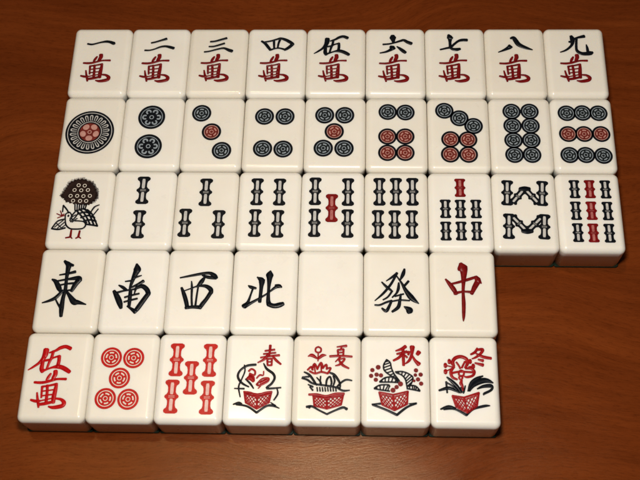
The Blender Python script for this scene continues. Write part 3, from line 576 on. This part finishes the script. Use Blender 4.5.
def upright(parent, spot, length, width, ink, pale, label):
    x, y = spot
    stick(parent, (x, y + length / 2), (x, y - length / 2), width, ink, pale, label)

# ------------------------------------------------------------------ marks: woven baskets of the flower tiles
def inside_line(quad, u0, v0, u1, v1):
    def pt(u, v):
        a, b, c, d = quad
        top = (a[0] + (b[0] - a[0]) * u, a[1] + (b[1] - a[1]) * u)
        low = (d[0] + (c[0] - d[0]) * u, d[1] + (c[1] - d[1]) * u)
        return top[0] + (low[0] - top[0]) * v, top[1] + (low[1] - top[1]) * v
    return pt(u0, v0), pt(u1, v1)

def clip_unit(u0, v0, u1, v1):
    t0, t1 = 0.0, 1.0
    for p, q in ((-(u1 - u0), u0), (u1 - u0, 1 - u0)):
        if p == 0:
            if q < 0: return None
        else:
            t = q / p
            if p < 0: t0 = max(t0, t)
            else: t1 = min(t1, t)
    if t1 - t0 < 0.08:
        return None
    f = lambda t: (u0 + (u1 - u0) * t, v0 + (v1 - v0) * t)
    return f(t0) + f(t1)

def basket(parent, key, rim_drop=0.35, label=None, rim_key=None):
    out = STROKES[key][0]
    a, b, c, d, e = [(p[0], p[1]) for p in out]          # left rim, left foot, front foot, right foot, right rim
    mid = (STROKES[key][1][0][0], STROKES[key][1][0][1])
    lay = Layers(Z0)
    for p, q in ((a, b), (b, c), (c, d), (d, e), (mid, c), (a, mid), (mid, e)):
        w = 0.66
        lay.stroke([(p[0], p[1], w), ((p[0] + q[0]) / 2, (p[1] + q[1]) / 2, w), (q[0], q[1], w)])
    for quad in ((a, mid, c, b), (mid, e, d, c)):
        n = 4
        for i in range(-n, n + 1):
            for sgn in (1, -1):
                u = i / n + (0 if sgn > 0 else 0)
                ln = clip_unit(u, 0.12, u + 0.75, 1.0) if sgn > 0 else clip_unit(u + 0.75, 0.12, u, 1.0)
                if ln:
                    p, q = inside_line(quad, *ln)
                    lay.stroke([(p[0], p[1], 0.33), (q[0], q[1], 0.33)])
        p, q = inside_line(quad, 0.0, 0.14, 1.0, 0.14)
        lay.stroke([(p[0], p[1], 0.3), (q[0], q[1], 0.3)])
    o = obj('basket', lay.bm, CRIMSON, parent)
    if label:
        o['label'] = label
    if rim_key:
        lay = Layers(Z0 + 0.2)
        for s in STROKES[rim_key]:
            lay.stroke(s)
        obj('basket_rim', lay.bm, CRIMSON, o)
    return o

# ------------------------------------------------------------------ row one: characters
NUMBERS = [('one', 'a single black brush stroke'), ('two', 'two black brush strokes'), ('three', 'three stacked black brush strokes'),
           ('four', 'a black boxed figure with two short uprights'), ('five', 'an upright black figure of many strokes'),
           ('six', 'a black dot, bar and two spread feet'), ('seven', 'a black crossed stroke with a short foot'),
           ('eight', 'two separate black slanting strokes'), ('nine', 'a black figure with a long hooked tail')]
for i, (key, words) in enumerate(NUMBERS):
    t = tile(0, i, 'ivory tile with %s above the dark red character' % words)
    strokes('number_character', INK, t, [key])['label'] = words
    strokes('suit_character', MAROON, t, ['myriad'], 0.35 + random.uniform(-.15, .15), 1.25 + random.uniform(-.12, .12), k=0.96 + random.uniform(-.012, .012), label='dark red character under the black one')

# ------------------------------------------------------------------ row two: circles
GREYS = (INK, paint('dark_slate_fill', (0.008, 0.011, 0.012), (0.016, 0.020, 0.021)), SLATE, 'black and grey circle')
REDS = (INK, BRICK, ROSE, 'black rimmed circle with a brick red middle')
t = tile(1, 0, 'ivory tile with one large black wheel, a red flower at its hub')
wheel_circle(t, *CIRCLE_SPOTS['1'][0], 10.6)
t = tile(1, 1, 'ivory tile with two black six petal circles, one above the other')
for (x, y), w in zip(CIRCLE_SPOTS['2'], ('upper', 'lower')):
    petal_circle(t, x, y, 5.9, w + ' black circle with six pale petals')
CIRCLE_TILES = [('3', 'ivory tile with three circles in a slanting line, the middle one red', (1,), 4.2),
                ('4', 'ivory tile with four dark circles in two separated pairs', (), 4.15),
                ('5', 'ivory tile with four dark circles around one red circle', (2,), 4.15),
                ('6', 'ivory tile with two dark circles above a block of four red ones', (2, 3, 4, 5), 3.98),
                ('7', 'ivory tile with three dark circles slanting down to four red ones', (3, 4, 5, 6), 3.98),
                ('8', 'ivory tile with eight dark circles in two touching columns', (), 3.92),
                ('9', 'ivory tile with nine circles in three rows, the middle row red', (3, 4, 5), 3.88)]
for i, (key, label, red, r) in enumerate(CIRCLE_TILES):
    t = tile(1, i + 2, label)
    for j, (x, y) in enumerate(CIRCLE_SPOTS[key]):
        rim, fill, pale, words = REDS if j in red else GREYS
        circle(t, x, y, r, rim, fill, pale, words, 0.3 * j)

# ------------------------------------------------------------------ row three: bamboo
t = tile(2, 0, 'ivory tile with a bird under a dark round fan of feathers')
fan = [(x, y) for x, y, w in STROKES_FAN]
lay = Layers(Z0)
spiky = []
n = len(fan)
for i in range(n):
    x0, y0 = fan[i]
    x1, y1 = fan[(i + 1) % n]
    cx = sum(p[0] for p in fan) / n
    cy = sum(p[1] for p in fan) / n
    for k in range(4):
        t0 = k / 4
        px, py = x0 + (x1 - x0) * t0, y0 + (y1 - y0) * t0
        s = 1.07 if k % 2 else 0.97
        spiky.append((cx + (px - cx) * s, cy + (py - cy) * s))
lay.slab(spiky)
for i in range(0, 130):                                 # the frayed rim
    q = i / 130 * n
    a = int(q) % n
    fx = fan[a][0] + (fan[(a + 1) % n][0] - fan[a][0]) * (q - int(q))
    fy = fan[a][1] + (fan[(a + 1) % n][1] - fan[a][1]) * (q - int(q))
    if fy < min(p[1] for p in fan) + 1.2:
        continue
    s = random.uniform(1.07, 1.16)
    lay.stroke([(cx + (fx - cx) * .93, cy + (fy - cy) * .93, .10), (cx + (fx - cx) * s, cy + (fy - cy) * s, 0.02)], wmin=0.1)
f = obj('feather_fan', lay.bm, BROWNINK, t)
lay = Layers(Z0 + 0.012)
for x, y, w in RINGS:
    lay.ring(x, y, 0.70, 0.27, 20)
obj('feather_eyes', lay.bm, CREAM, f)
strokes('bird_body', INK, t, ['bird_body'], wmin=0.26)
strokes('bird_wing', INK, t, ['bird_wing'], wmin=0.24)
strokes('bird_legs', MAROON, t, ['bird_legs'], wmin=0.22, label='dark red legs and beak strokes')

BLACKS = (INK, PALE, 'black bamboo stick')
PINK = paint('pale_pink_paint', (0.66, 0.40, 0.36), (0.76, 0.54, 0.48))
CORE_RED = paint('dull_rose_paint', (0.34, 0.10, 0.09), (0.46, 0.17, 0.15))
MAROONS = (MAROON, CORE_RED, 'dark red bamboo stick')
SCARLETS = (SCARLET, PINK, 'bright red bamboo stick')
STICK_TILES = [(1, '2', 'ivory tile with two black bamboo sticks, one above the other', (), 12.9, 5.6),
               (2, '3', 'ivory tile with three black bamboo sticks, one above two', (), 12.9, 5.5),
               (3, '4', 'ivory tile with four black bamboo sticks in two columns', (), 12.6, 5.3),
               (4, '5', 'ivory tile with four black bamboo sticks around a dark red one', (2,), 12.9, 5.2),
               (5, '6', 'ivory tile with six black bamboo sticks in three columns', (), 12.9, 5.2),
               (6, '7', 'ivory tile with one dark red bamboo stick above six black ones', (0,), 8.5, 4.6),
               (8, '9', 'ivory tile with nine bamboo sticks, the middle column dark red', (1, 4, 7), 8.4, 4.5)]
def stick_tile(col, key, label, red, length, width):
    t = tile(2, col, label)
    for j, spot in enumerate(STICK_SPOTS[key]):
        ink, pale, words = MAROONS if j in red else BLACKS
        upright(t, spot, length, width, ink, pale, words)
for args in STICK_TILES[:6]:
    stick_tile(*args)
t = tile(2, 7, 'ivory tile with black bamboo sticks set upright and slanting like W over M')
for a, b in STICK_SPOTS['8']:
    up = abs(a[0] - b[0]) < 2
    stick(t, a, b, 5.0 if up else 3.9, INK, PALE, 'upright black bamboo stick' if up else 'slanting black bamboo stick')
strokes('bamboo_joint', INK, t, ['eight_caps'])
stick_tile(*STICK_TILES[6])

# ------------------------------------------------------------------ row four: winds and dragons
WINDS = [('east', INK, 'ivory tile with a tall black character on a split foot, below the bird tile', 'black'),
         ('south', INK, 'ivory tile with a leaning black character with a pointed top and a wide body', 'black'),
         ('west', INK, 'ivory tile with a squat black character under one long top bar', 'black'),
         ('north', INK, 'ivory tile with a black character of two spread halves, left of the blank tile', 'black'),
         (None, None, 'plain blank ivory tile with no mark', ''),
         ('prosper', INK, 'ivory tile with a dense pointed black character, right of the blank tile', 'black'),
         ('centre', MAROON, 'ivory tile with a single dark red character with a long spike', 'dark red')]
for i, (key, m, label, word) in enumerate(WINDS):
    t = tile(3, i, label)
    if key:
        strokes('character', m, t, [key], label='large %s character' % word)

# ------------------------------------------------------------------ row five: bright red fives and flowers
t = tile(4, 0, 'ivory tile with two bright red characters, one above the other')
strokes('number_character', SCARLET, t, ['five'], -0.55, -1.75, k=1.06, label='upper bright red character')
strokes('suit_character', SCARLET, t, ['myriad'], label='lower bright red character')
t = tile(4, 1, 'ivory tile with five bright red circles')
for j, (x, y) in enumerate(CIRCLE_SPOTS['red']):
    circle(t, x, y, 4.15, SCARLET, SCARLET, CREAM, 'bright red circle', 0.3 * j)
t = tile(4, 2, 'ivory tile with five bright red bamboo sticks')
for spot in STICK_SPOTS['red']:
    upright(t, spot, 13.3, 5.6, *SCARLETS)

t = tile(4, 3, 'ivory flower tile with thin curling black stems in a small red basket')
strokes('season_character', CRIMSON, t, ['spring'])
strokes('stems', INK, t, ['spring_leaves'], wmin=0.2)
strokes('bloom', CRIMSON, t, ['spring_bloom'], wmin=0.2)
basket(t, 'spring_basket', rim_key='spring_rim')
strokes('basket_stand', INK, t, ['spring_stand'])
t = tile(4, 4, 'ivory flower tile with a red lotus over bushy black leaves and a basket')
strokes('season_character', CRIMSON, t, ['summer'])
strokes('leaves', INK, t, ['summer_leaves'], wmin=0.2)
strokes('bloom', CRIMSON, t, ['summer_bloom'], wmin=0.2)
basket(t, 'summer_basket', rim_key='summer_rim')
strokes('basket_stand', INK, t, ['summer_stand'])
t = tile(4, 5, 'ivory flower tile with striped black leaves and clusters of red berries')
strokes('season_character', CRIMSON, t, ['autumn'])
lay = Layers(Z0)
for a, b in LEAF_EDGES:
    lay.stroke([(x, y, 0.52) for x, y, w in a])
    lay.stroke([(x, y, 0.52) for x, y, w in b])
    pa, pb = smooth(a, 4), smooth(b, 4)
    for k in range(2, min(len(pa), len(pb)) - 1, 2):
        lay.stroke([(pa[k][0], pa[k][1], 0.42), (pb[k][0], pb[k][1], 0.42)])
obj('leaves', lay.bm, INK, t)
lay = Layers(Z0 + 0.1)
for s in STROKES['autumn_berries'][:-1]:
    lay.disc(s[0][0], s[0][1], s[0][2] / 2 * 1.18, 18)
b = obj('berries', lay.bm, MAROON, t)
basket(t, 'autumn_basket')
strokes('basket_stand', INK, t, ['autumn_stand'])
t = tile(4, 6, 'ivory flower tile with a large open red flower and broad black leaves')
strokes('season_character', CRIMSON, t, ['winter'])
strokes('leaves', INK, t, ['winter_leaves'], wmin=0.25)
strokes('bloom', CRIMSON, t, ['winter_bloom'], wmin=0.22)
basket(t, 'winter_basket')
strokes('basket_stand', INK, t, ['winter_stand'])
